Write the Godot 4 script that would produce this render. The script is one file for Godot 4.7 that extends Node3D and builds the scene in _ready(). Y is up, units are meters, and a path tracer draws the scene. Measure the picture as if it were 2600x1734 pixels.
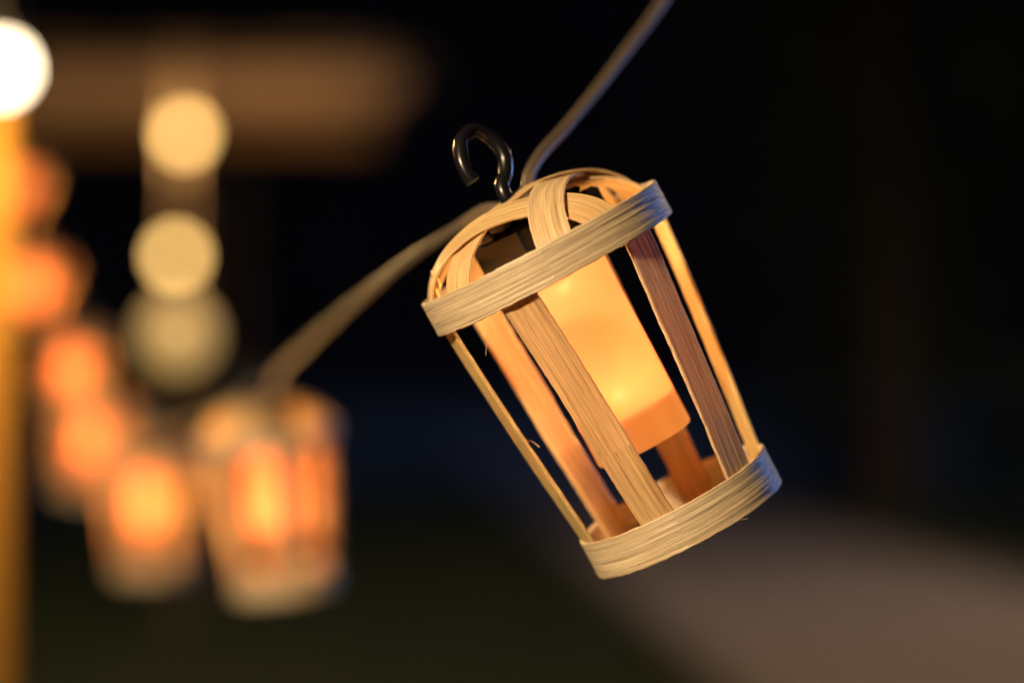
extends Node3D
# Night garden: one bamboo lantern of a string of lights in focus, the rest of the string, lamps, a path and trees behind.

var M := {}
var rng := RandomNumberGenerator.new()


func _ready() -> void:
	rng.seed = 11
	setup_camera()
	setup_environment()
	setup_materials()
	build_ground()
	build_trees()
	build_hedge()
	build_shelter()
	build_lamp_post()
	build_pole_lamp()
	build_street_lamp()
	build_near_lamp()
	build_lanterns()
	build_cable()


# ------------------------------------------------------------------ camera, sky, light

func setup_camera() -> void:
	var cam := Camera3D.new()
	cam.name = "camera"
	cam.keep_aspect = Camera3D.KEEP_HEIGHT
	cam.fov = rad_to_deg(2.0 * atan(12.0 / 85.0))
	cam.near = 0.05
	cam.far = 400.0
	cam.position = Vector3(0, 1.2, 0)
	cam.rotation.x = deg_to_rad(1.0)
	var att := CameraAttributesPhysical.new()
	att.frustum_focal_length = 85.0
	att.frustum_focus_distance = 0.676
	att.exposure_aperture = 3.7
	att.frustum_near = 0.05
	att.frustum_far = 400.0
	cam.attributes = att
	add_child(cam)
	cam.current = true


func setup_environment() -> void:
	var sky_mat := ProceduralSkyMaterial.new()
	sky_mat.sky_top_color = Color(0.0004, 0.0004, 0.0006).linear_to_srgb()
	sky_mat.sky_horizon_color = Color(0.0011, 0.0010, 0.0018).linear_to_srgb()
	sky_mat.sky_curve = 0.2
	sky_mat.ground_bottom_color = Color(0.002, 0.002, 0.003).linear_to_srgb()
	sky_mat.ground_horizon_color = Color(0.0010, 0.0010, 0.002).linear_to_srgb()
	var sky := Sky.new()
	sky.sky_material = sky_mat
	var env := Environment.new()
	env.background_mode = Environment.BG_SKY
	env.sky = sky
	env.tonemap_mode = Environment.TONE_MAPPER_LINEAR
	env.tonemap_exposure = 1.0
	env.sdfgi_enabled = true
	env.ssao_enabled = true
	env.ssil_enabled = true
	var we := WorldEnvironment.new()
	we.name = "environment"
	we.environment = env
	add_child(we)
	# what is left of the blue dusk, low on the right
	var dusk := DirectionalLight3D.new()
	dusk.name = "dusk_light"
	dusk.light_color = Color(0.30, 0.44, 1.0).linear_to_srgb()
	dusk.light_energy = 0.22
	dusk.light_angular_distance = 12.0
	dusk.sky_mode = DirectionalLight3D.SKY_MODE_LIGHT_ONLY
	dusk.shadow_enabled = true
	add_child(dusk)
	dusk.look_at_from_position(Vector3(0.72, 0.20, -0.62), Vector3.ZERO)


# ------------------------------------------------------------------ materials

func lin(r: float, g: float, b: float) -> Color:
	return Color(r, g, b).linear_to_srgb()


func plain(c: Color, rough := 0.8, spec := 0.5) -> StandardMaterial3D:
	var m := StandardMaterial3D.new()
	m.albedo_color = c
	m.roughness = rough
	m.metallic_specular = spec
	return m


func glow(c: Color, energy: float) -> StandardMaterial3D:
	var m := plain(lin(0.8, 0.75, 0.65), 0.4)
	m.emission_enabled = true
	m.emission = c
	m.emission_energy_multiplier = energy
	return m


func setup_materials() -> void:
	# split bamboo: fibres along u, 64 mm by 16 mm
	var w := 1024
	var h := 512
	var fine := FastNoiseLite.new()
	fine.seed = 3
	fine.noise_type = FastNoiseLite.TYPE_SIMPLEX
	fine.frequency = 1.0
	fine.fractal_octaves = 1
	var broad := FastNoiseLite.new()
	broad.seed = 9
	broad.frequency = 1.0
	broad.fractal_octaves = 2
	var col := PackedByteArray()
	col.resize(w * h * 3)
	var hgt := PackedByteArray()
	hgt.resize(w * h)
	for y in h:
		for x in w:
			var yy: float = y + broad.get_noise_2d(x * 0.003, y * 0.01) * 2.0
			var a: float = fine.get_noise_2d(x * 0.0017, yy * 0.085)         # fibres
			var b: float = fine.get_noise_2d(x * 0.0010 + 90.0, yy * 0.030)  # bundles
			var c: float = broad.get_noise_2d(x * 0.0011 + 40.0, yy * 0.014)  # tone
			var d: float = fine.get_noise_2d(x * 0.0052 + 300.0, yy * 0.13)  # short flecks
			var dark := smoothstep(0.22, 0.80, a) * 0.46 + smoothstep(0.28, 0.80, b) * 0.40 + smoothstep(0.45, 0.95, d) * 0.34
			var pale := smoothstep(0.35, 0.9, -a) * 0.12 + smoothstep(0.3, 0.9, -b) * 0.08
			var tone := 1.0 + 0.22 * c + 0.06 * d + 0.08 * b + pale
			dark = clampf(dark, 0, 1)
			var r := lerpf(0.70, 0.30, dark) * tone
			var g := lerpf(0.555, 0.19, dark) * tone
			var bl := lerpf(0.365, 0.085, dark) * tone
			var cc := Color(clampf(r, 0, 1), clampf(g, 0, 1), clampf(bl, 0, 1)).linear_to_srgb()
			var i := (y * w + x) * 3
			col[i] = int(cc.r * 255.0)
			col[i + 1] = int(cc.g * 255.0)
			col[i + 2] = int(cc.b * 255.0)
			hgt[y * w + x] = int(clampf(0.62 - 0.55 * dark + 0.16 * d + 0.18 * a, 0, 1) * 255.0)
	var ct := ImageTexture.create_from_image(Image.create_from_data(w, h, false, Image.FORMAT_RGB8, col))
	var ht := ImageTexture.create_from_image(Image.create_from_data(w, h, false, Image.FORMAT_L8, hgt))
	for v in [["bamboo_ring", Color(0.93, 0.94, 0.95), 0.42], ["bamboo_strut", Color(1.0, 0.93, 0.82), 0.5], ["bamboo_strut_dark", Color(0.95, 0.84, 0.70), 0.5], ["bamboo_strut_green", Color(0.96, 0.95, 0.80), 0.45], ["bamboo_strut_worn", Color(0.98, 0.94, 0.92), 0.55], ["bamboo_top", Color(1.0, 0.96, 0.84), 0.4], ["bamboo_top_pale", Color(1.0, 0.98, 0.92), 0.45]]:
		var m := StandardMaterial3D.new()
		m.albedo_texture = ct
		m.albedo_color = v[1]
		m.roughness = v[2]
		m.heightmap_enabled = true
		m.heightmap_texture = ht
		m.heightmap_scale = 0.014
		m.backlight_enabled = true
		m.backlight = lin(0.40, 0.33, 0.24) if v[0] != "bamboo_ring" else lin(0.08, 0.07, 0.06)
		M[v[0]] = m
	# lantern innards
	var tube := plain(lin(0.16, 0.10, 0.04), 0.6, 0.15)
	tube.backlight_enabled = true
	tube.backlight = lin(0.44, 0.215, 0.16)
	tube.emission_enabled = true
	tube.emission = lin(1.0, 0.33, 0.05)
	tube.emission_energy_multiplier = 0.65
	M.tube = tube
	M.floor = plain(lin(0.7, 0.55, 0.38), 0.6)
	M.floor.backlight_enabled = true
	M.floor.backlight = lin(1.0, 0.8, 0.6)
	M.led = glow(lin(1.0, 0.68, 0.38), 620.0)
	M.black = plain(lin(0.008, 0.0065, 0.006), 0.24, 0.32)
	M.hook = plain(lin(0.006, 0.006, 0.008), 0.25, 0.4)
	M.hook.clearcoat_enabled = true
	M.hook.clearcoat = 0.15
	M.hook.clearcoat_roughness = 0.12
	M.glue = plain(lin(0.05, 0.038, 0.028), 0.08)
	M.clear_glue = plain(lin(0.60, 0.44, 0.22), 0.07)
	M.cable = plain(lin(0.115, 0.088, 0.062), 0.36)
	M.fibre = plain(lin(0.6, 0.45, 0.28), 0.6)
	# outdoors
	M.grass_ground = noisy(lin(0.014, 0.028, 0.005), lin(0.028, 0.048, 0.010), 0.8, 21)
	M.grass = plain(lin(0.018, 0.036, 0.006), 0.7)
	M.path = noisy(lin(0.20, 0.175, 0.15), lin(0.33, 0.29, 0.25), 0.9, 5)
	M.kerb = plain(lin(0.15, 0.13, 0.115), 0.85)
	M.leaf = plain(lin(0.035, 0.05, 0.018), 0.7, 0.3)
	M.leaf_light = plain(lin(0.05, 0.065, 0.022), 0.7, 0.3)
	M.leaf_red = plain(lin(0.06, 0.04, 0.03), 0.7, 0.3)
	M.bark = plain(lin(0.05, 0.038, 0.028), 0.9)
	M.board = noisy(lin(0.30, 0.205, 0.15), lin(0.46, 0.32, 0.24), 6.0, 8)
	M.soffit = plain(lin(0.20, 0.115, 0.05), 0.8)
	M.roof = plain(lin(0.06, 0.045, 0.04), 0.8)
	M.post = plain(lin(0.34, 0.25, 0.17), 0.6)
	M.pole = noisy(lin(0.50, 0.25, 0.03), lin(0.62, 0.34, 0.05), 9.0, 14)
	M.metal = plain(lin(0.06, 0.06, 0.06), 0.5)


func noisy(a: Color, b: Color, scale: float, s: int) -> StandardMaterial3D:
	var n := FastNoiseLite.new()
	n.seed = s
	n.frequency = 0.02
	n.fractal_octaves = 5
	var ramp := Gradient.new()
	ramp.set_color(0, a)
	ramp.set_color(1, b)
	var t := NoiseTexture2D.new()
	t.width = 256
	t.height = 256
	t.seamless = true
	t.noise = n
	t.color_ramp = ramp
	var m := StandardMaterial3D.new()
	m.albedo_texture = t
	m.roughness = 0.85
	m.uv1_triplanar = true
	m.uv1_world_triplanar = true
	m.uv1_scale = Vector3.ONE * scale
	return m


# ------------------------------------------------------------------ helpers

func thing(called: String, label: String, category: String, at := Vector3.ZERO, group := "") -> Node3D:
	var o := Node3D.new()
	o.name = called
	add_child(o, true)
	o.position = at
	o.set_meta("label", label)
	o.set_meta("category", category)
	if group:
		o.set_meta("group", group)
	return o


func part(called: String, mesh: Mesh, mat: Material, parent: Node, at := Vector3.ZERO) -> MeshInstance3D:
	var o := MeshInstance3D.new()
	o.name = called
	o.mesh = mesh
	o.material_override = mat
	o.position = at
	parent.add_child(o, true)
	return o


func structure(called: String, mesh: Mesh, mat: Material, at := Vector3.ZERO) -> MeshInstance3D:
	var o := part(called, mesh, mat, self, at)
	o.set_meta("kind", "structure")
	return o


func lamp(parent: Node, at: Vector3, c: Color, energy: float, size: float, reach := 30.0) -> void:
	var l := OmniLight3D.new()
	l.name = "light"
	l.light_color = c
	l.light_energy = energy
	l.light_size = size
	l.omni_range = reach
	l.omni_attenuation = 2.0
	l.shadow_enabled = true
	parent.add_child(l, true)
	l.position = at


# A closed or open grid of rings: rings[i] is a loop of points; joins them into one smooth surface with ends closed.
func skin(rings: Array, caps := true, uvs: Array = []) -> ArrayMesh:
	var st := SurfaceTool.new()
	st.begin(Mesh.PRIMITIVE_TRIANGLES)
	var n: int = rings[0].size()
	for i in rings.size():
		for j in n + 1:
			if uvs.size():
				st.set_uv(uvs[i][j])
			else:
				st.set_uv(Vector2(float(i) / rings.size(), float(j) / n))
			st.add_vertex(rings[i][j % n])
	var order := PackedInt32Array()
	var volume := 0.0
	for i in rings.size() - 1:
		for j in n:
			var a := i * (n + 1) + j
			var b := a + n + 1
			order.append_array([a, b, a + 1, a + 1, b, b + 1])
			var c0: Vector3 = rings[i][j]
			var c1: Vector3 = rings[i][(j + 1) % n]
			var c2: Vector3 = rings[i + 1][j]
			volume += (c0 - rings[0][0]).dot((c2 - rings[0][0]).cross(c1 - rings[0][0]))
	if caps:
		var base := rings.size() * (n + 1)
		for e in 2:
			var ring: PackedVector3Array = rings[0] if e == 0 else rings[rings.size() - 1]
			var mid := Vector3.ZERO
			for p in ring:
				mid += p / n
			st.set_smooth_group(1)
			st.set_uv(Vector2.ZERO)
			st.add_vertex(mid)
			for p in ring:
				st.set_uv(Vector2.ZERO)
				st.add_vertex(p)
			for j in n:
				if e == 0:
					order.append_array([base, base + 1 + j, base + 1 + (j + 1) % n])
				else:
					order.append_array([base, base + 1 + (j + 1) % n, base + 1 + j])
			base += n + 1
	# front faces run clockwise seen from outside
	for k in range(0, order.size(), 3):
		st.add_index(order[k])
		st.add_index(order[k + 2] if volume > 0.0 else order[k + 1])
		st.add_index(order[k + 1] if volume > 0.0 else order[k + 2])
	st.generate_normals()
	return st.commit()


func tube(pts: PackedVector3Array, radii: Array, sides := 12) -> ArrayMesh:
	var rings := []
	var side := Vector3.ZERO
	for i in pts.size():
		var t := (pts[mini(i + 1, pts.size() - 1)] - pts[maxi(i - 1, 0)]).normalized()
		if side == Vector3.ZERO:
			side = t.cross(Vector3(0.3, 0.9, 0.31)).normalized()
			if side.length() < 0.1:
				side = t.cross(Vector3.RIGHT).normalized()
		side = (side - t * side.dot(t)).normalized()
		var up := side.cross(t)
		var r: float = radii[i] if radii.size() == pts.size() else radii[0]
		var ring := PackedVector3Array()
		for j in sides:
			var a := TAU * j / sides
			ring.append(pts[i] + (side * cos(a) + up * sin(a)) * r)
		rings.append(ring)
	return skin(rings)


func smooth_line(pts: Array, per: int) -> PackedVector3Array:
	var out := PackedVector3Array()
	for i in pts.size() - 1:
		var p0: Vector3 = pts[maxi(i - 1, 0)]
		var p1: Vector3 = pts[i]
		var p2: Vector3 = pts[i + 1]
		var p3: Vector3 = pts[mini(i + 2, pts.size() - 1)]
		for k in per:
			out.append(p1.cubic_interpolate(p2, p0, p3, float(k) / per))
	out.append(pts[pts.size() - 1])
	return out


func lathe(profile: Array, sides := 48) -> ArrayMesh:
	var rings := []
	for p in profile:
		var ring := PackedVector3Array()
		for j in sides:
			var a := TAU * j / sides
			ring.append(Vector3(sin(a) * p.x, p.y, cos(a) * p.x))
		rings.append(ring)
	rings.reverse()
	return skin(rings)


func box(size: Vector3, bevel := 0.0) -> ArrayMesh:
	var b := minf(bevel, minf(size.x, minf(size.y, size.z)) * 0.4)
	var h := size / 2.0
	var rings := []
	for lv in [[-h.y, b], [-h.y + b, 0.0], [h.y - b, 0.0], [h.y, b]]:
		var x: float = h.x - lv[1]
		var z: float = h.z - lv[1]
		var y: float = lv[0]
		rings.append(PackedVector3Array([Vector3(-x + b, y, z), Vector3(x - b, y, z), Vector3(x, y, z - b), Vector3(x, y, -z + b), Vector3(x - b, y, -z), Vector3(-x + b, y, -z), Vector3(-x, y, -z + b), Vector3(-x, y, z - b)]))
	var st := SurfaceTool.new()
	st.begin(Mesh.PRIMITIVE_TRIANGLES)
	st.set_smooth_group(-1)
	for i in 3:
		for j in 8:
			var a: Vector3 = rings[i][j]
			var c: Vector3 = rings[i][(j + 1) % 8]
			var d: Vector3 = rings[i + 1][j]
			var e: Vector3 = rings[i + 1][(j + 1) % 8]
			for v in [a, d, c, c, d, e]:
				st.add_vertex(v)
	for e in 2:
		var ring: PackedVector3Array = rings[0] if e == 0 else rings[3]
		for j in range(1, 7):
			for v in ([ring[0], ring[j], ring[j + 1]] if e == 0 else [ring[0], ring[j + 1], ring[j]]):
				st.add_vertex(v)
	st.generate_normals()
	return st.commit()


# A flat strip of split bamboo along pts, its outer face towards nors; fibres stand proud, edges are a little uneven.
func strip(pts: PackedVector3Array, nors: PackedVector3Array, width0: float, width1: float, thick: float, s: int, rough := 1.0, relief := 0.00007) -> ArrayMesh:
	var nz := FastNoiseLite.new()
	nz.seed = s
	nz.frequency = 1.0
	nz.fractal_octaves = 2
	var n_top := 44
	var rings := []
	var uvs := []
	var length := 0.0
	var u0 := fposmod(s * 0.377, 1.0)
	var v0 := fposmod(s * 0.611, 1.0)
	for i in pts.size():
		var f := float(i) / (pts.size() - 1)
		var t := (pts[mini(i + 1, pts.size() - 1)] - pts[maxi(i - 1, 0)]).normalized()
		if i:
			length += pts[i].distance_to(pts[i - 1])
		var n := nors[i]
		var across := t.cross(n).normalized()
		n = across.cross(t).normalized()
		var w := lerpf(width0, width1, f)
		var l: float = length * 1000.0
		var left: float = -w / 2 + rough * 0.00020 * nz.get_noise_2d(l * 0.22, 50.0) + rough * 0.00006 * nz.get_noise_2d(l * 1.7, 80.0)
		var right: float = w / 2 + rough * 0.00020 * nz.get_noise_2d(l * 0.22, 150.0) + rough * 0.00006 * nz.get_noise_2d(l * 1.7, 180.0)
		var ring := PackedVector3Array()
		var uv := []
		# outer face, left to right, its edges turned over
		for j in n_top + 1:
			var q := float(j) / n_top
			var e := 0.5 - 0.5 * cos(PI * q)
			q = lerpf(q, e, 0.65)
			var edge := minf(q, 1.0 - q) * w
			var drop := 0.0
			if edge < thick * 0.35:
				drop = (1.0 - sqrt(clampf(1.0 - pow(1.0 - edge / (thick * 0.35), 2.0), 0, 1))) * thick * 0.35
			var mm := q * w * 1000.0
			var ridge: float = relief * (nz.get_noise_2d(l * 0.007, mm * 0.8) + 0.8 * nz.get_noise_2d(l * 0.009 + 70.0, mm * 1.9))
			ring.append(pts[i] + across * (lerpf(-w / 2, w / 2, q) + (left + w / 2) * pow(1.0 - q, 8.0) + (right - w / 2) * pow(q, 8.0)) + n * (thick / 2 - drop + ridge))
			uv.append(Vector2(u0 + length / 0.064, v0 + mm / 16.0))
		# inner face, right to left
		for j in 9:
			var q := 1.0 - float(j) / 8.0
			ring.append(pts[i] + across * lerpf(left + thick * 0.1, right - thick * 0.1, q) - n * thick / 2)
			uv.append(Vector2(u0 + 0.4 + length / 0.064, v0 + 0.45 + q * w / 0.016))
		uv.append(uv[0])
		rings.append(ring)
		uvs.append(uv)
	return skin(rings, true, uvs)


# ------------------------------------------------------------------ the lanterns

const TOP_R := 0.0376
const LOW_R := 0.0296


func band(radius: float, y: float, width: float, thick: float, s: int, start: float) -> ArrayMesh:
	var nz := FastNoiseLite.new()
	nz.seed = s + 7
	nz.frequency = 1.0
	var pts := PackedVector3Array()
	var nors := PackedVector3Array()
	var steps := 200
	var turn := TAU + 0.5
	for i in steps + 1:
		var f := float(i) / steps
		var a := start + f * turn
		var lap := smoothstep(TAU - 0.25, TAU + 0.02, f * turn) * thick * 1.02
		var wob: float = 0.00028 * nz.get_noise_2d(cos(a) * 0.9, sin(a) * 0.9)
		var rise: float = 0.00022 * nz.get_noise_2d(cos(a) * 0.8 + 9.0, sin(a) * 0.8)
		var r := radius + lap + wob
		pts.append(Vector3(sin(a) * r, y + rise, cos(a) * r))
		nors.append(Vector3(sin(a), 0, cos(a)))
	return strip(pts, nors, width, width, thick, s, 1.0, 0.00011)


func strut_mesh(s: int, lean: float) -> ArrayMesh:
	var nz := FastNoiseLite.new()
	nz.seed = s
	nz.frequency = 1.0
	var pts := PackedVector3Array()
	var nors := PackedVector3Array()
	for i in 61:
		var f := i / 60.0
		var y := lerpf(0.0035, -0.0875, f)
		var r := lerpf(0.0360, 0.0280, clampf((0.0 - y) / 0.0835, 0, 1)) + 0.0006 * sin(PI * f)
		var a := lean * (f - 0.5)
		pts.append(Vector3(sin(a) * r + 0.0006 * nz.get_noise_1d(f * 1.6), y, cos(a) * r))
		nors.append(Vector3(sin(a), 0, cos(a)))
	return strip(pts, nors, 0.0114, 0.0103, 0.0011, s)


# A strip over the dome from one point of the rim to another; it rides up (lift) where it crosses over a neighbour.
func dome_strip(s: int, from: float, to: float, lifts: Array, wide := 0.0108) -> ArrayMesh:
	var pts := PackedVector3Array()
	var nors := PackedVector3Array()
	var r := 0.0366
	var hh := 0.0205
	var a := Vector2(sin(deg_to_rad(from)), cos(deg_to_rad(from))) * r
	var b := Vector2(sin(deg_to_rad(to)), cos(deg_to_rad(to))) * r
	for i in 91:
		var th := lerpf(-100.0, 100.0, i / 90.0)
		var f := 0.5 + 0.5 * sin(deg_to_rad(clampf(th, -90, 90)))
		var q := a.lerp(b, f)
		var y := hh * sqrt(maxf(0.0, 1.0 - q.length_squared() / (r * r)))
		var n := Vector3(q.x / (r * r), y / (hh * hh), q.y / (r * r)).normalized()
		if absf(th) > 90.0:
			y = -0.0045 * (absf(th) - 90.0) / 10.0
		var at := f * (lifts.size() - 1)
		var k := mini(int(at), lifts.size() - 2)
		var lift: float = lerpf(lifts[k], lifts[k + 1], smoothstep(0.0, 1.0, at - k))
		pts.append(Vector3(q.x, y, q.y) + n * lift)
		nors.append(n)
	return strip(pts, nors, wide, wide, 0.00085, s)


func build_lanterns() -> void:
	var group := "bamboo lanterns on the string of lights"
	var o := thing("bamboo_lantern", "large sharp bamboo lantern tilted on its cable with a glowing candle tube", "lantern", Vector3.ZERO, group)
	var top := part("top_ring", band(TOP_R, 0.0, 0.0107, 0.0014, 31, 2.3), M.bamboo_ring, o)
	top.set_meta("label", "wide pale bamboo ring under the woven dome")
	var low := part("bottom_ring", band(LOW_R, -0.0835, 0.0118, 0.0013, 57, 2.9), M.bamboo_ring, o)
	low.set_meta("label", "ridged bamboo ring at the foot of the lantern")
	var angles := [[-22.5, -14.0], [43.5, 41.0], [103.0, 103.0], [160.0, 164.0], [-139.0, -137.0], [-78.0, -76.0]]
	for k in 6:
		var worn := k == 1
		var p := part("strut", strut_mesh(101 + k * 13, deg_to_rad(angles[k][1] - angles[k][0])), [M.bamboo_strut, M.bamboo_strut_worn, M.bamboo_strut_green, M.bamboo_strut_dark, M.bamboo_strut, M.bamboo_strut_green][k], o)
		p.rotation.y = deg_to_rad((angles[k][0] + angles[k][1]) / 2.0)
		if worn:
			p.set_meta("label", "greyer strut with a dark split down its middle")
	var over := 0.0006
	var weave := [
		[-50.0, 118.0, [-over, -over, -over, over, over, 0.0], M.bamboo_top],
		[4.0, 140.0, [over, over, 0.0, -over, -over, -over], M.bamboo_top_pale],
		[-86.0, 31.0, [0.0, over, over, 0.0, -over, -over], M.bamboo_top],
		[100.0, -140.0, [-0.0018, -0.0018], M.bamboo_top_pale],
		[166.0, -92.0, [-0.0008, -0.0018, -0.0018], M.bamboo_top],
	]
	for k in weave.size():
		part("dome_strip", dome_strip(211 + k * 17, weave[k][0], weave[k][1], weave[k][2]), weave[k][3], o)
	# battery housing under the dome, with a lump of hot glue
	var hb := part("housing", box(Vector3(0.031, 0.016, 0.031), 0.0012), M.black, o, Vector3(0.002, 0.0045, 0))
	hb.rotation.y = deg_to_rad(28)
	part("housing_lid", box(Vector3(0.024, 0.0022, 0.024), 0.0008), M.black, hb, Vector3(0, 0.0091, 0))
	for g in [[-0.0075, 0.0150, 0.0115, 0.0042, 0.0022, 0.0030], [-0.0125, 0.0138, 0.0085, 0.0028, 0.0019, 0.0024], [0.0100, 0.0150, -0.003, 0.0036, 0.0026, 0.0032]]:
		part("hot_glue", blob(Vector3(g[3], g[4], g[5]), int(absf(g[0]) * 90000)), M.glue, o, Vector3(g[0], g[1], g[2]))
	for g in [[-0.0312, 0.0098, 0.0060, 0.0020, 0.0028, 0.0008, -80.0], [-0.0330, 0.0064, 0.0052, 0.0014, 0.0019, 0.0007, -82.0]]:
		var b := part("glue_spot", blob(Vector3(g[3], g[4], g[5]), int(g[1] * 70000)), M.clear_glue, o, Vector3(g[0], g[1], g[2]))
		b.rotation.y = deg_to_rad(g[6])
	# frosted candle tube
	var r := 0.0150
	var body := part("candle_tube", lathe([Vector2(r - 0.0010, -0.004), Vector2(r, -0.004), Vector2(r, -0.030), Vector2(r, -0.0606), Vector2(r - 0.0003, -0.0612), Vector2(r - 0.0008, -0.0612), Vector2(r - 0.0010, -0.0606), Vector2(r - 0.0010, -0.030), Vector2(r - 0.0010, -0.0041)], 64), M.tube, o)
	part("tube_floor", lathe([Vector2(0.0001, -0.0502), Vector2(r - 0.0004, -0.0502), Vector2(r - 0.0004, -0.0514), Vector2(0.0001, -0.0514)], 40), M.floor, body)
	for y in [-0.0435, -0.0090]:
		part("led", blob(Vector3(0.0013, 0.0013, 0.0013), 0), M.led, body, Vector3(-0.0002, y, 0.0122))
	part("led_wire", tube(smooth_line([Vector3(-0.0004, -0.0100, 0.0120), Vector3(-0.0006, -0.0130, 0.0124), Vector3(-0.0014, -0.0165, 0.0120)], 4), [0.0005], 8), M.black, body)
	lamp(o, Vector3(0, -0.028, 0.001), lin(1.0, 0.31, 0.055), 0.0028, 0.008, 4.0)
	lamp(o, Vector3(-0.0002, -0.0432, 0.0042), lin(1.0, 0.54, 0.17), 0.0105, 0.008, 4.0)
	lamp(o, Vector3(-0.0010, -0.0100, 0.0042), lin(1.0, 0.54, 0.16), 0.0036, 0.008, 4.0)
	# wire hook screwed into the dome
	var hp := smooth_line([Vector3(-0.0022, 0.014, 0.004), Vector3(-0.0024, 0.0205, 0.004), Vector3(-0.0017, 0.0245, 0.0025), Vector3(0.0009, 0.0272, 0.0), Vector3(0.0030, 0.0320, -0.002), Vector3(0.0021, 0.0382, -0.003), Vector3(-0.0013, 0.0424, -0.001), Vector3(-0.0058, 0.0416, 0.003), Vector3(-0.0083, 0.0372, 0.006), Vector3(-0.0090, 0.0332, 0.0075), Vector3(-0.0087, 0.0295, 0.0082)], 6)
	part("hook", tube(hp, [0.0021], 20), M.hook, o)
	# fibres that have come loose
	var hairs := [
		[Vector3(-0.0262, -0.0085, 0.026), Vector3(-0.0265, -0.0110, 0.0285), Vector3(-0.0285, -0.0145, 0.030)],
		[Vector3(-0.0310, -0.0430, 0.008), Vector3(-0.0288, -0.0438, 0.010), Vector3(-0.0276, -0.0462, 0.012)],
		[Vector3(-0.0136, -0.0520, 0.0302), Vector3(-0.0141, -0.0517, 0.0310), Vector3(-0.0144, -0.0519, 0.0312)],
		[Vector3(0.0120, -0.0880, 0.0276), Vector3(0.0132, -0.0893, 0.0279), Vector3(0.0150, -0.0899, 0.0276)],
	]
	for hpts in hairs:
		part("loose_fibre", tube(smooth_line(hpts, 5), [0.000055], 5), M.fibre, o)
	o.transform = Transform3D(Basis(Vector3(0.8827, 0.4698, 0.0082), Vector3(-0.4687, 0.8792, 0.0852), Vector3(0.0328, -0.0790, 0.9963)).orthonormalized(), Vector3(0.0101, 1.2364, -0.6995))
	# the others, each hanging a little differently
	var spots := [
		[Vector3(-0.1390, 1.1701, -1.3707), 6.0, -25.0, 6.0, "blurred bamboo lantern just left of the sharp one, nearly upright, brightest core", 2.2],
		[Vector3(-0.2767, 1.1420, -1.8513), 0.0, 47.0, 3.0, "lowest lantern of the string, behind the left side of the blurred bamboo lantern", 2.6],
		[Vector3(-0.4095, 1.1758, -2.4008), -12.0, -15.0, 2.0, "fourth lantern from the front, its glow a soft orange disc over a pale base", 2.6],
		[Vector3(-0.5250, 1.2480, -2.9494), -14.0, 48.0, 0.0, "fifth lantern from the front, a clean round orange glow", 2.8],
		[Vector3(-0.6800, 1.3700, -3.4974), -16.0, -14.0, -2.0, "sixth lantern from the front, orange glow overlapping the yellow pole", 5.0],
		[Vector3(-0.8251, 1.5572, -4.0944), -18.0, 45.0, -3.0, "farthest and highest lantern, dull orange and half hidden by the yellow pole", 2.4],
	]
	for sp in spots:
		var c: Node3D = o.duplicate()
		c.name = "bamboo_lantern"
		add_child(c, true)
		c.set_meta("label", sp[4])
		var share := 1.7
		for l in c.get_children():
			if l is OmniLight3D:
				l.light_energy *= sp[5] * share
				share *= 0.42
		c.transform = Transform3D(Basis.from_euler(Vector3(deg_to_rad(sp[3]), 0, deg_to_rad(sp[1]))) * Basis(Vector3.UP, deg_to_rad(sp[2])), sp[0])


func blob(radius: Vector3, s: int) -> ArrayMesh:
	var nz := FastNoiseLite.new()
	nz.seed = s
	nz.frequency = 1.0
	var rings := []
	for i in 13:
		var v := PI * (0.02 + 0.96 * i / 12.0)
		var ring := PackedVector3Array()
		for j in 20:
			var a := TAU * j / 20
			var d := Vector3(sin(v) * sin(a), cos(v), sin(v) * cos(a))
			var k: float = 1.0 + (0.22 * nz.get_noise_3dv(d * 1.6) if s else 0.0)
			ring.append(d * radius * k)
		rings.append(ring)
	return skin(rings)


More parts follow.
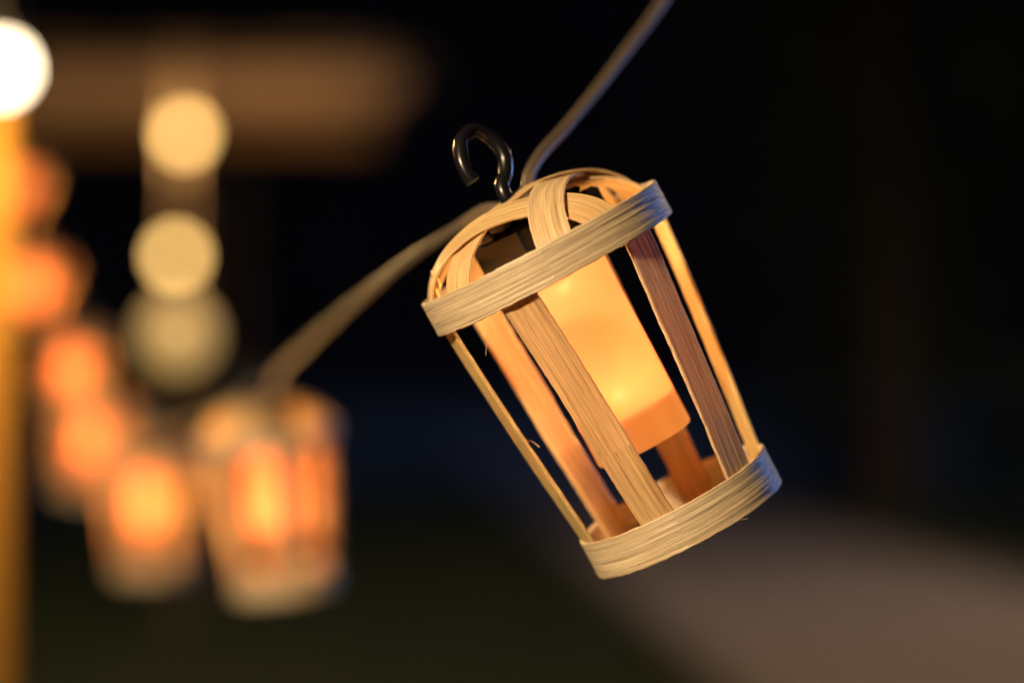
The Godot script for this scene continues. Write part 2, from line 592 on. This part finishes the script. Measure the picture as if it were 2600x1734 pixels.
func build_cable() -> void:
	var pts := smooth_line([
		Vector3(0.0882, 1.3962, -0.8967), Vector3(0.0719, 1.3674, -0.8572), Vector3(0.0575, 1.3406, -0.8277), Vector3(0.0473, 1.3234, -0.8080), Vector3(0.0369, 1.3082, -0.7882), Vector3(0.0270, 1.2937, -0.7685), Vector3(0.0168, 1.2798, -0.7487), Vector3(0.0092, 1.2703, -0.7339), Vector3(0.0055, 1.2634, -0.7240), Vector3(0.0044, 1.2575, -0.7190), Vector3(0.0020, 1.2530, -0.7200), Vector3(-0.0020, 1.2525, -0.7230), Vector3(-0.0087, 1.2526, -0.7330), Vector3(-0.0176, 1.2481, -0.7493), Vector3(-0.0307, 1.2428, -0.7894),
		Vector3(-0.0452, 1.2369, -0.8495), Vector3(-0.0659, 1.2284, -0.9496), Vector3(-0.0925, 1.2167, -1.0799), Vector3(-0.1160, 1.2060, -1.2000), Vector3(-0.1390, 1.1900, -1.3707), Vector3(-0.170, 1.1880, -1.460), Vector3(-0.210, 1.1740, -1.590),
		Vector3(-0.2767, 1.1610, -1.8513), Vector3(-0.345, 1.176, -2.12), Vector3(-0.4050, 1.1950, -2.4008), Vector3(-0.470, 1.2300, -2.67), Vector3(-0.5290, 1.2780, -2.9494), Vector3(-0.605, 1.330, -3.22), Vector3(-0.6820, 1.3960, -3.4974),
		Vector3(-0.755, 1.480, -3.80), Vector3(-0.8190, 1.5760, -4.0944), Vector3(-0.95, 1.76, -4.60), Vector3(-1.10, 2.0, -5.2)], 10)
	var rings := []
	for i in pts.size():
		var t := (pts[mini(i + 1, pts.size() - 1)] - pts[maxi(i - 1, 0)]).normalized()
		var flat := t.cross(Vector3(0.05, 0.0, 1.0))
		if flat.length() < 0.05:
			flat = t.cross(Vector3.UP)
		flat = (flat.normalized() if flat.y >= 0.0 else -flat.normalized())
		var out := flat.cross(t).normalized()
		var ring := PackedVector3Array()
		for side in [1.0, -1.0]:
			for j in 9:
				var a := deg_to_rad(lerpf(-135.0, 135.0, j / 8.0))
				ring.append(pts[i] + flat * side * (0.00076 + 0.00098 * cos(a)) + out * side * 0.00098 * sin(a))
		rings.append(ring)
	var o := part("light_cable", skin(rings), M.cable, self)
	o.set_meta("label", "brown twin core cable that carries the bamboo lanterns")
	o.set_meta("category", "cable")


# ------------------------------------------------------------------ the garden

func sheet(poly: PackedVector2Array, y: float) -> ArrayMesh:
	var st := SurfaceTool.new()
	st.begin(Mesh.PRIMITIVE_TRIANGLES)
	var idx := Geometry2D.triangulate_polygon(poly)
	for k in range(0, idx.size(), 3):
		var a := poly[idx[k]]
		var b := poly[idx[k + 1]]
		var c := poly[idx[k + 2]]
		if (b - a).cross(c - a) < 0.0:
			var s := b
			b = c
			c = s
		for p in [a, b, c]:
			st.set_normal(Vector3.UP)
			st.set_uv(p)
			st.add_vertex(Vector3(p.x, y, p.y))
	return st.commit()


func build_ground() -> void:
	structure("ground", sheet(PackedVector2Array([Vector2(-180, 30), Vector2(180, 30), Vector2(180, -300), Vector2(-180, -300)]), 0.0), M.grass_ground)
	# the path runs away a little to the left
	var d := Vector2(-0.0622, -0.998)
	var n := Vector2(0.998, -0.0622)
	var o1 := n * 1.50
	var o2 := n * 3.9
	structure("path", sheet(PackedVector2Array([o1 - d * 20, o2 - d * 20, o2 + d * 60, o1 + d * 60]), 0.004), M.path)
	for off in [1.44, 3.96]:
		var k := structure("kerb", box(Vector3(0.12, 0.10, 80), 0.01), M.kerb)
		var c: Vector2 = n * off + d * 20.0
		k.position = Vector3(c.x, 0.0, c.y)
		k.rotation.y = atan2(-d.x, -d.y)
	# tufts of grass
	var st := SurfaceTool.new()
	st.begin(Mesh.PRIMITIVE_TRIANGLES)
	for i in 9:
		var a := rng.randf() * TAU
		var b := Vector3(cos(a), 0, sin(a)) * rng.randf() * 0.03
		var side := Vector3(-sin(a), 0, cos(a)) * 0.003
		var tip := b + Vector3(cos(a) * 0.03, rng.randf_range(0.04, 0.09), sin(a) * 0.03)
		for v in [b - side, tip, b + side]:
			st.add_vertex(v)
	st.generate_normals()
	var tuft := st.commit()
	var mm := MultiMesh.new()
	mm.transform_format = MultiMesh.TRANSFORM_3D
	mm.mesh = tuft
	var where := []
	while where.size() < 36000:
		var p := Vector2(rng.randf_range(-9, 9), rng.randf_range(-26, -3))
		var off := p.dot(n)
		if off > 1.36 and off < 4.04:
			continue
		where.append(Transform3D(Basis(Vector3.UP, rng.randf() * TAU).scaled(Vector3.ONE * rng.randf_range(0.7, 1.5)), Vector3(p.x, 0, p.y)))
	mm.instance_count = where.size()
	for i in where.size():
		mm.set_instance_transform(i, where[i])
	var g := MultiMeshInstance3D.new()
	g.name = "grass"
	g.multimesh = mm
	g.material_override = M.grass
	g.set_meta("kind", "stuff")
	g.set_meta("label", "dark short grass on both sides of the path")
	g.set_meta("category", "grass")
	add_child(g)


func foliage(centre: Vector3, size: Vector3, count: int, leaf: float, s: int) -> ArrayMesh:
	var r := RandomNumberGenerator.new()
	r.seed = s
	var clumps := []
	for i in 26:
		var d := Vector3(r.randfn(), r.randfn(), r.randfn()).normalized() * r.randf_range(0.35, 1.0)
		clumps.append([centre + d * size, r.randf_range(0.18, 0.38)])
	var st := SurfaceTool.new()
	st.begin(Mesh.PRIMITIVE_TRIANGLES)
	for i in count:
		var c = clumps[r.randi() % clumps.size()]
		var p: Vector3 = c[0] + Vector3(r.randfn(), r.randfn(), r.randfn()) * size * c[1] * 0.6
		p.y = maxf(p.y, 0.05)
		var b := Basis.from_euler(Vector3(r.randf() * TAU, r.randf() * TAU, r.randf() * TAU)) * (leaf * r.randf_range(0.6, 1.3))
		var q := [p - b.x * 0.5, p + b.y * 0.28, p + b.x * 0.5, p - b.y * 0.28]
		for k in [0, 1, 2, 0, 2, 3]:
			st.set_normal(b.z.normalized())
			st.add_vertex(q[k])
	return st.commit()


func tree(at: Vector3, height: float, wide: float, s: int, leaf: Material, called: String, label: String, low := 0.55) -> void:
	var o := thing(called, label, "tree", at, "trees behind the path")
	var r := RandomNumberGenerator.new()
	r.seed = s
	var t := part("trunk", tube(PackedVector3Array([Vector3.ZERO, Vector3(0.05, height * 0.3, 0.03), Vector3(-0.04, height * 0.6, 0.05), Vector3(0.02, height * 0.9, 0)]), [height * 0.032, height * 0.024, height * 0.015, height * 0.005], 10), M.bark, o)
	for k in 5:
		var a := TAU * k / 5.0 + r.randf()
		var y := height * r.randf_range(0.35, 0.6)
		var e := Vector3(cos(a) * wide * 0.6, y + height * 0.2, sin(a) * wide * 0.6)
		part("limb", tube(PackedVector3Array([Vector3(0, y, 0), Vector3(0, y, 0).lerp(e, 0.5) + Vector3(0, 0.1, 0), e]), [height * 0.012, height * 0.008, height * 0.003], 7), M.bark, t)
	part("crown", foliage(Vector3(0, height * low, 0), Vector3(wide, height * 0.45, wide), 5200, 0.2, s + 5), leaf, o)


func build_trees() -> void:
	tree(Vector3(6.6, 0, -19.0), 8.0, 2.2, 301, M.leaf, "broad_tree", "dark tree filling the right side of the picture behind the path")
	tree(Vector3(3.4, 0, -22.0), 9.0, 2.4, 302, M.leaf_light, "broad_tree", "dark green tree right behind the tilted lantern's bottom ring")
	tree(Vector3(9.5, 0, -17.0), 7.5, 2.2, 303, M.leaf, "broad_tree", "dark tree at the right edge beside the street lamp")
	tree(Vector3(-3.6, 0, -29.0), 9.5, 2.6, 304, M.leaf, "broad_tree", "dark tree left of the path, behind the hedges")
	tree(Vector3(8.2, 0, -24.0), 9.0, 2.6, 305, M.leaf_red, "broad_tree", "brownish dark tree far back on the right")
	for b in [[Vector3(5.9, 0, -14.5), 1.5, "low dark bush beside the right edge of the path", 401], [Vector3(7.0, 0, -13.0), 1.6, "round dark bush at the right edge of the picture", 402], [Vector3(4.8, 0, -17.5), 1.5, "dark bush beyond the path, behind the lantern's foot", 403], [Vector3(3.9, 0, -27.5), 1.9, "dark bush at the far end of the path", 404]]:
		var o := thing("garden_bush", b[2], "bush", b[0], "bushes along the path")
		part("foliage", foliage(Vector3(0, b[1] * 0.5, 0), Vector3(b[1] * 0.8, b[1] * 0.5, b[1] * 0.8), 2600, 0.12, b[3]), M.leaf, o)
		part("stem", tube(PackedVector3Array([Vector3.ZERO, Vector3(0.02, b[1] * 0.3, 0), Vector3(0.0, b[1] * 0.6, 0.03)]), [0.04, 0.03, 0.01], 8), M.bark, o)


func build_hedge() -> void:
	var row := [
		["dark hedge at the left end of the row behind the lanterns", Vector3(-8.4, 0, -24.0)],
		["second dark hedge from the left behind the lanterns", Vector3(-5.9, 0, -24.3)],
		["dark hedge behind the thin lamp post", Vector3(-3.4, 0, -24.6)],
		["first dark hedge right of the path's far end", Vector3(5.4, 0, -25.5)],
		["second dark hedge right of the path, under the trees", Vector3(7.8, 0, -25.2)],
		["dark hedge at the right end of the row, under the trees", Vector3(10.2, 0, -24.9)],
	]
	for k in row.size():
		var o := thing("garden_hedge", row[k][0], "hedge", row[k][1], "hedges behind the lawn")
		part("foliage", foliage(Vector3(0, 0.85, 0), Vector3(1.15, 0.65, 0.5), 3000, 0.12, 500 + k), M.leaf, o)
		part("stem", tube(PackedVector3Array([Vector3.ZERO, Vector3(0.02, 0.5, 0), Vector3(0.0, 1.0, 0.03)]), [0.05, 0.03, 0.01], 8), M.bark, o)


func build_shelter() -> void:
	var o := thing("wooden_shelter", "brown roof edge of a garden shelter, blurred across the top left", "shelter", Vector3(-2.0, 0, -13.5))
	var rings := []
	for i in 25:
		var x := lerpf(-1.75, 1.42, i / 24.0)
		var end: float = clampf((1.42 - x) / 0.22, 0.0, 1.0)
		var rr: float = 0.20 * sqrt(maxf(0.02, 1.0 - (1.0 - end) * (1.0 - end)))
		var ring := PackedVector3Array()
		for k in 20:
			var a := TAU * k / 20.0
			ring.append(Vector3(x, 2.86 + sin(a) * rr * (1.0 + 0.05 * sin(x * 9.0)), 0.22 + cos(a) * rr * 0.8))
		rings.append(ring)
	part("rolled_canvas", skin(rings), M.board, o)
	part("soffit_beam", box(Vector3(2.9, 0.12, 0.10), 0.006), M.soffit, o, Vector3(-0.22, 2.60, 0.0))
	var roof := part("roof", box(Vector3(3.2, 0.06, 3.0), 0.01), M.roof, o, Vector3(-0.10, 3.06, -1.1))
	roof.rotation.x = deg_to_rad(4)
	for x in [-1.45, 0.2]:
		for z in [0.15, -2.3]:
			part("post", box(Vector3(0.10, 2.62, 0.10), 0.008), M.bark, o, Vector3(x, 1.30, z))


func build_lamp_post() -> void:
	var o := thing("lamp_post", "thin lamp post carrying three round yellow lamps, left of the hook", "lamp post", Vector3(-1.66, 0, -12.05))
	part("post", tube(PackedVector3Array([Vector3.ZERO, Vector3(0, 1.5, 0), Vector3(0, 2.85, 0)]), [0.024, 0.018, 0.014], 12), M.post, o)
	part("foot_plate", lathe([Vector2(0.09, 0.0), Vector2(0.09, 0.015), Vector2(0.03, 0.03), Vector2(0.024, 0.06)], 24), M.metal, o)
	for g in [[Vector3(0.038, 2.4335, 0.10), 0.055, 10.0, 0.75], [Vector3(-0.005, 1.8285, 0.10), 0.055, 9.4, 0.12], [Vector3(0.006, 1.4396, 0.12), 0.135, 1.0, 0.03]]:
		var gl := part("globe", blob(Vector3.ONE * g[1], 0), glow(lin(0.92, 0.54, 0.16), g[2]), o, g[0])
		part("bracket", tube(PackedVector3Array([Vector3(0, 0.0, -0.10), Vector3(0, -g[1] * 0.5, -g[1])]), [0.008], 8), M.metal, gl)
		lamp(o, g[0], lin(1.0, 0.58, 0.24), g[3], g[1], 12.0)


func build_pole_lamp() -> void:
	var o := thing("pole_lamp", "amber lit pole with a blown out white bulb, at the left edge", "lamp", Vector3(-1.625, 0, -7.40))
	part("pole", tube(PackedVector3Array([Vector3.ZERO, Vector3(0, 1.1, 0), Vector3(0, 2.10, 0)]), [0.062, 0.059, 0.056], 24), M.pole, o)
	var b := Vector3(0.249, 2.047, 0.90)
	part("arm", tube(smooth_line([Vector3(0, 2.09, 0.0), Vector3(0.0, 2.40, 0.02), Vector3(0.03, 2.62, 0.3), Vector3(0.22, 2.62, 0.75), b + Vector3(0, 0.50, 0)], 5), [0.012], 8), M.metal, o)
	part("cord", tube(PackedVector3Array([b + Vector3(0, 0.50, 0), b + Vector3(0, 0.11, 0)]), [0.004], 8), M.metal, o)
	part("bulb", blob(Vector3(0.046, 0.050, 0.046), 0), glow(lin(1.0, 0.80, 0.52), 22.0), o, b)
	part("socket", lathe([Vector2(0.022, 0.045), Vector2(0.024, 0.085), Vector2(0.012, 0.115)], 16), M.metal, o, b)
	lamp(o, b, lin(1.0, 0.60, 0.22), 5.0, 0.046, 20.0)


func build_street_lamp() -> void:
	var o := thing("street_lamp", "street lamp beside the path, just beyond the right edge", "street lamp", Vector3(6.0, 0, -12.4))
	part("post", tube(PackedVector3Array([Vector3.ZERO, Vector3(0, 2.6, 0), Vector3(0, 5.25, 0)]), [0.07, 0.055, 0.045], 16), M.metal, o)
	part("arm", tube(PackedVector3Array([Vector3(0, 5.2, 0), Vector3(-0.1, 5.45, 0), Vector3(-0.4, 5.50, 0)]), [0.025], 10), M.metal, o)
	part("shade", lathe([Vector2(0.03, 5.52), Vector2(0.12, 5.50), Vector2(0.30, 5.30), Vector2(0.34, 5.16), Vector2(0.335, 5.16), Vector2(0.29, 5.29), Vector2(0.11, 5.48), Vector2(0.03, 5.49)], 32), M.metal, o, Vector3(-0.4, 0, 0))
	part("globe", blob(Vector3.ONE * 0.11, 0), glow(lin(1.0, 0.68, 0.42), 6.0), o, Vector3(-0.4, 5.26, 0))
	lamp(o, Vector3(-0.4, 5.26, 0), lin(1.0, 0.70, 0.52), 17.0, 0.11, 30.0)


func build_near_lamp() -> void:
	var o := thing("garden_lamp", "globe lamp on a post behind the camera, lighting the near lantern", "lamp", Vector3(-0.93, 0, 0.32))
	part("post", tube(PackedVector3Array([Vector3.ZERO, Vector3(0, 1.0, 0), Vector3(0, 1.78, 0)]), [0.03, 0.025, 0.022], 16), M.metal, o)
	part("globe", blob(Vector3.ONE * 0.07, 0), glow(lin(1.0, 0.72, 0.42), 10.0), o, Vector3(0, 1.85, 0))
	lamp(o, Vector3(0, 1.85, 0), lin(1.0, 0.71, 0.41), 5.2, 0.07, 12.0)
